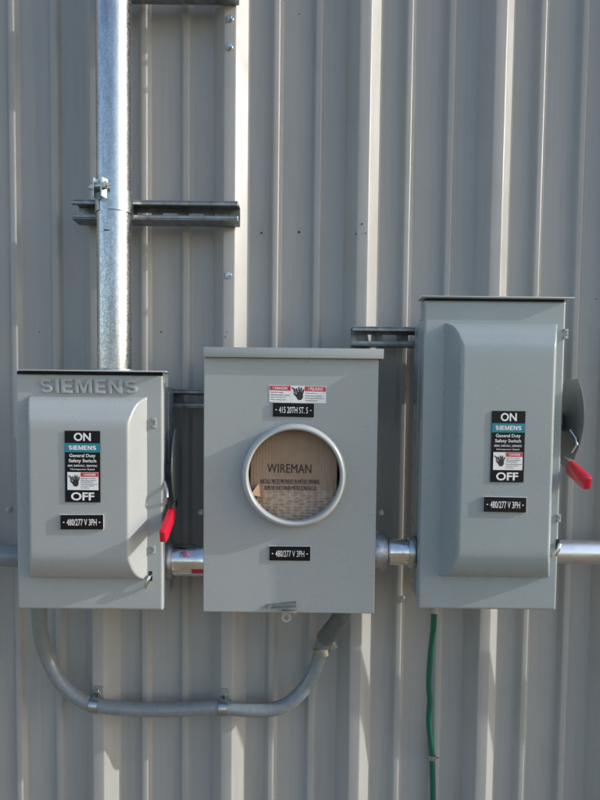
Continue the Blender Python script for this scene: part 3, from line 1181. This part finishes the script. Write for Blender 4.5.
# clamp holding it to the strut
zc = at(113, 198, YP - PR).z
clampg = empty('pipe_clamp', (px_, YP, zc), 'bolted two piece pipe clamp gripping the vertical pipe at the strut', 'pipe clamp')
th0 = R(249)                 # direction of the ears, seen from above: forward and a little left
for side_ in (0, 1):
    c_ = MB()
    n_ = 26
    a0, a1 = (th0 + R(17), th0 + R(176)) if side_ == 0 else (th0 - R(17), th0 - R(176))
    vv, ff = [], []
    for k in range(n_ + 1):
        a_ = a0 + (a1 - a0) * k / n_
        for (rr_, z_) in ((PR + 0.0003, -0.019), (PR + 0.0023, -0.019), (PR + 0.0023, 0.019), (PR + 0.0003, 0.019)):
            vv.append((px_ + cos(a_) * rr_, YP + sin(a_) * rr_, zc + z_))
    for k in range(n_):
        for j in range(4):
            j2 = (j + 1) % 4
            ff.append((k * 4 + j, k * 4 + j2, (k + 1) * 4 + j2, (k + 1) * 4 + j))
    ff += [(0, 1, 2, 3), (n_ * 4 + 3, n_ * 4 + 2, n_ * 4 + 1, n_ * 4)]
    c_._add(vv, ff)
    # ear pointing outwards
    ex, ey = cos(th0), sin(th0)
    tx, ty = -sin(th0), cos(th0)
    s_ = 1 if side_ == 0 else -1
    pts = []
    for (u, v) in ((PR - 0.0012, 0.0072), (PR + 0.0155, 0.0072), (PR + 0.0155, 0.0092), (PR - 0.0020, 0.0096)):
        pts.append((px_ + ex * u + tx * v * s_, YP + ey * u + ty * v * s_, zc - 0.002))
    c_.prism(pts, (0, 0, 0.034), 0.0004, 1)
    c_.build('strap', M['zinc'], clampg, smooth=35)
bo = MB()
bc = Vector((px_ + cos(th0) * (PR + 0.009), YP + sin(th0) * (PR + 0.009), zc + 0.018))
ax = Vector((-sin(th0), cos(th0), 0))
bo.lathe([(0.0036, -0.021), (0.0036, 0.018)], bc, ax, 16)
bo.lathe([(0.0070, 0.0094), (0.0070, 0.0150), (0.0060, 0.0160)], bc, ax, 6)
bo.lathe([(0.0070, -0.0094), (0.0070, -0.0150), (0.0060, -0.0160)], bc, ax, 6)
bo.build('bolt', M['zinc'], clampg, smooth=25)
# channel nuts hooking the clamp into the strut
kn = MB()
kn.box(px_ - 0.012, px_ + 0.012, YP + PR - 0.004, SF + 0.0095, zc - 0.0042, zc + 0.0042)
kn.build('hook', M['galv'], clampg)

# curved plastic conduit between the boxes
YC = RT - 0.0150
RCN = 0.0138
route = [(39.0, 596, -0.120), (39.2, 612, -0.115), (40.5, 632, -0.080), (46.5, 655, YC), (60, 681, YC), (77, 697, YC), (94, 704.5, YC), (128, 708.8, YC),
         (165, 709.8, YC), (200, 708.3, YC), (224, 707.5, YC), (246, 709.8, YC), (267, 710.0, YC), (285, 705, YC), (302, 691, YC), (314, 673, YC), (319.5, 657, YC),
         (322.5, 645, YC - 0.002), (327, 634.5, -0.072), (336, 624, -0.100), (341.5, 613, -0.120), (342, 596, -0.122)]
pc = empty('curved_conduit', at(160, 709, YC), 'grey plastic pipe looping under the boxes from left switch to meter box', 'conduit pipe')
m = MB()
m.tube(smooth_path([at(*q_) for q_ in route], 8), RCN, 28)
m.build('pipe', M['pvc'], pc)
m = MB()
fit = smooth_path([at(*q_) for q_ in ((325.2, 638, -0.063), (330.5, 630.5, -0.082), (337, 623, -0.101), (341.5, 613, -0.120), (342, 596, -0.122))], 6)
m.tube(fit, [RCN + 0.0030] * 3 + [RCN + 0.0024] * (len(fit) - 3), 28)
m.build('elbow', M['elbow'], pc)


def pipe_strap(px, py, ang, label):
    """one-hole strap: band over the pipe, ear with a hex screw. ang = direction of the ear (0 = up), turned in the wall plane"""
    c = at(px, py, YC)
    root = empty('pipe_strap', (c.x, RT, c.z), label, 'pipe strap', 'metal straps holding the curved pipe')
    u = Vector((sin(ang), 0, cos(ang)))        # across the pipe, towards the ear
    a_ = Vector((cos(ang), 0, -sin(ang)))      # along the pipe
    f = Vector((0, -1, 0))
    r0, r1 = RCN + 0.0003, RCN + 0.0020
    prof_in, prof_out = [], []
    for k in range(17):
        t_ = pi * (k / 16) * 1.12 - pi * 0.06
        d_ = -u * cos(t_) + f * sin(t_)
        prof_in.append(c + d_ * r0)
        prof_out.append(c + d_ * r1)
    base = Vector((c.x, RT - 0.0004, c.z))
    prof_in += [base + u * (RCN + 0.003) + f * 0.0006, base + u * (RCN + 0.018) + f * 0.0003]
    prof_out += [base + u * (RCN + 0.005) + f * 0.003, base + u * (RCN + 0.018) + f * 0.0025]
    hw = 0.0085
    vv, ff = [], []
    n_ = len(prof_in)
    for k in range(n_):
        w_ = hw if k < 17 else hw * 0.85
        vv += [prof_in[k] - a_ * w_, prof_out[k] - a_ * w_, prof_out[k] + a_ * w_, prof_in[k] + a_ * w_]
    for k in range(n_ - 1):
        for j in range(4):
            j2 = (j + 1) % 4
            ff.append((k * 4 + j, k * 4 + j2, (k + 1) * 4 + j2, (k + 1) * 4 + j))
    ff += [(0, 1, 2, 3), (n_ * 4 - 1, n_ * 4 - 2, n_ * 4 - 3, n_ * 4 - 4)]
    s_ = MB()
    s_._add(vv, ff)
    # stiffening bead
    s_.build('band', M['zinc'], root, smooth=35)
    b_ = MB()
    pc_ = base + u * (RCN + 0.0105) + f * 0.002
    b_.lathe([(0.0062, 0.0), (0.0062, 0.0014)], pc_, f, 18)
    b_.lathe([(0.0044, 0.0014), (0.0044, 0.0062), (0.0036, 0.007)], pc_, f, 6)
    b_.build('screw', M['zinc'], root, smooth=25)
    return root


pipe_strap(94.5, 704.8, R(8), 'shiny pipe strap at the left bend of the curved pipe')
pipe_strap(223.5, 707.5, R(0), 'shiny pipe strap in the middle of the curved pipe')
pipe_strap(321.5, 650.5, R(77), 'shiny pipe strap at the right end of the curved pipe under the meter box')

# connector between left switch and meter box
def x_lathe(prof, c, seg=48):
    return MB().lathe(prof, c, (1, 0, 0), seg)


def gap_fitting(pxa, pxb, py, Yc, rr_, label, hub):
    a_, b_ = at(pxa, py, Yc), at(pxb, py, Yc)
    xa, xb = a_.x, b_.x
    z = (a_.z + b_.z) / 2
    root = empty('conduit_connector', (xa, Yc, z - rr_), label, 'conduit connector', 'short connectors between the boxes')
    L = xb - xa
    return root, xa, xb, z, L


YN = -0.128
root, xa, xb, z, L = gap_fitting(164.0, 206.0, 559.5, YN, 0.0275, 'shiny short connector between left switch box and meter box', 0)
xa = c1[1] - 0.0052
xb = mx0 + 0.0032
L = xb - xa
x_lathe([(0.0295, 0.0), (0.0295, L)], (xa, YN, z)).build('sleeve', M['chrome'], root)
m = MB()
m.lathe([(0.0298, 0.002), (0.0360, 0.002), (0.0365, 0.0055), (0.0360, 0.009), (0.0330, 0.013), (0.0298, 0.0135)], (xa, YN, z), (1, 0, 0), 48, closed=True)
m.build('locknut', M['cast'], root)
m = MB()
vv, ff = [], []
for k in range(7):
    t_ = R(-20 - k * 3.5)
    for x_ in (xb - 0.030, xb - 0.006):
        vv.append((x_, YN - cos(t_) * 0.0297, z + sin(t_) * 0.0297))
for k in range(6):
    ff.append((k * 2, k * 2 + 1, k * 2 + 3, k * 2 + 2))
m._add(vv, ff)
for v in list(m.bm.verts):
    pass
m.build('printed_band', M['red'], root)

# connector between meter box and taller switch
root, xa, xb, z, L = gap_fitting(374, 418, 551.5, YN, 0.024, 'short connector with rough cast hub between meter box and taller switch', 1)
xa = mx1 - 0.0032
xb = c2[0] + 0.0052
L = xb - xa
x_lathe([(0.0245, 0.0), (0.0245, L)], (xa, YN, z)).build('sleeve', M['chrome'], root)
m = MB()
m.lathe([(0.0247, 0.001), (0.0370, 0.001), (0.0385, 0.006), (0.0385, 0.019), (0.0350, 0.0290), (0.0290, 0.0320), (0.0280, 0.0345), (0.0247, 0.0348)],
        (xa, YN, z), (1, 0, 0), 48, closed=True)
m.build('hub', M['cast'], root)
m = MB()
m.lathe([(0.0247, L - 0.016), (0.0278, L - 0.0155), (0.0288, L - 0.013), (0.0288, L - 0.003), (0.0247, L - 0.001)], (xa, YN, z), (1, 0, 0), 6 * 6, closed=True)
m.build('locknut', M['zinc'], root)

# pipe leaving to the right
a_ = at(566, 551.8, YN)
rp = MB()
xs0 = c2[1] - 0.0052
rp.tube([(xs0, YN, a_.z), (0.9, YN, a_.z - 0.001), (1.6, YN, a_.z - 0.002), (2.9, YN, a_.z - 0.003)], 0.0215, 40)
o = rp.build('side_conduit', M['alum'], origin=(xs0, YN, a_.z))
tag(o, 'bright metal pipe leaving the right side of the taller switch box', 'conduit pipe')
# pipe leaving to the left
a_ = at(16, 557, YN)
xs1 = c1[0] + 0.0052
lp = MB()
lp.tube(smooth_path([(xs1, YN, a_.z), (xs1 - 0.02, YN, a_.z + 0.001), (xs1 - 0.10, YN, a_.z + 0.004), (xs1 - 0.3, YN, a_.z + 0.008), (-1.2, YN, a_.z + 0.010), (-2.9, YN, a_.z + 0.012)], 6),
        0.0195, 36)
o = lp.build('side_conduit', M['pvc'], origin=(xs1, YN, a_.z))
tag(o, 'blue grey pipe entering the left side of the smaller switch box', 'conduit pipe')

# green earth wire
YW = -0.030
gw = empty('ground_wire', at(433, 760, YW), 'green insulated wire hanging from the bottom of the taller switch box', 'wire')
pts = [at(434, 596, -0.13), at(434, 612, -0.128), at(433.2, 630, -0.105), at(430.4, 655, -0.075), at(428.8, 684, -0.045), at(429.8, 700, -0.034), at(428.8, 722, -0.026), at(430.8, 743, -0.016), at(432, 757, -0.012),
       at(432.5, 775, -0.012), at(433, 800, -0.014)]
p_end = at(434, 900, -0.014)
pts += [p_end, Vector((p_end.x + 0.004, -0.016, 0.4)), Vector((p_end.x, -0.02, 0.0))]
m = MB()
m.tube(smooth_path(pts, 8), 0.0056, 18)
m.build('insulation', M['green'], gw)
m = MB()
q = at(434.3, 611.0, -0.128)
zb2 = c2[2] + 0.004
m.lathe([(0.0058, zb2 - q.z - 0.032), (0.0095, zb2 - q.z - 0.032), (0.0100, zb2 - q.z - 0.022), (0.0125, zb2 - q.z - 0.022), (0.0125, zb2 - q.z), (0.0058, zb2 - q.z)],
        (q.x, q.y, q.z), (0, 0, 1), 24, closed=True)
m.build('bushing', M['cast'], gw)
wc = at(432, 757, -0.012)
clip = empty('wire_clip', (wc.x, 0, wc.z), 'small shiny screw clip fixing the green wire to the wall', 'clip')
m = MB()
vv, ff = [], []
for k in range(15):
    t_ = pi * k / 14 * 1.1 - 0.05 * pi
    for (r_, s_) in ((0.0058, -1), (0.0072, -1), (0.0072, 1), (0.0058, 1)):
        vv.append((wc.x - cos(t_) * r_, wc.y - sin(t_) * r_, wc.z + s_ * 0.0045))
for k in range(14):
    for j in range(4):
        j2 = (j + 1) % 4
        ff.append((k * 4 + j, k * 4 + j2, (k + 1) * 4 + j2, (k + 1) * 4 + j))
ff += [(0, 1, 2, 3), (59, 58, 57, 56)]
m._add(vv, ff)
m.hull([(wc.x + 0.004, -0.0004, wc.z - 0.0045), (wc.x + 0.018, -0.0004, wc.z - 0.0045), (wc.x + 0.018, -0.0004, wc.z + 0.0045), (wc.x + 0.004, -0.0004, wc.z + 0.0045),
        (wc.x + 0.006, -0.0080, wc.z - 0.0045), (wc.x + 0.018, -0.0030, wc.z - 0.0045), (wc.x + 0.018, -0.0030, wc.z + 0.0045), (wc.x + 0.006, -0.0080, wc.z + 0.0045)], 0.0003, 1)
m.build('band', M['zinc'], clip, smooth=30)
m = MB()
m.lathe([(0.0052, 0.0), (0.0052, 0.001), (0.0038, 0.001), (0.0038, 0.005), (0.003, 0.0058)], (wc.x + 0.0115, -0.0066, wc.z), (0, -1, 0), 12)
m.build('screw', M['zinc'], clip, smooth=25)
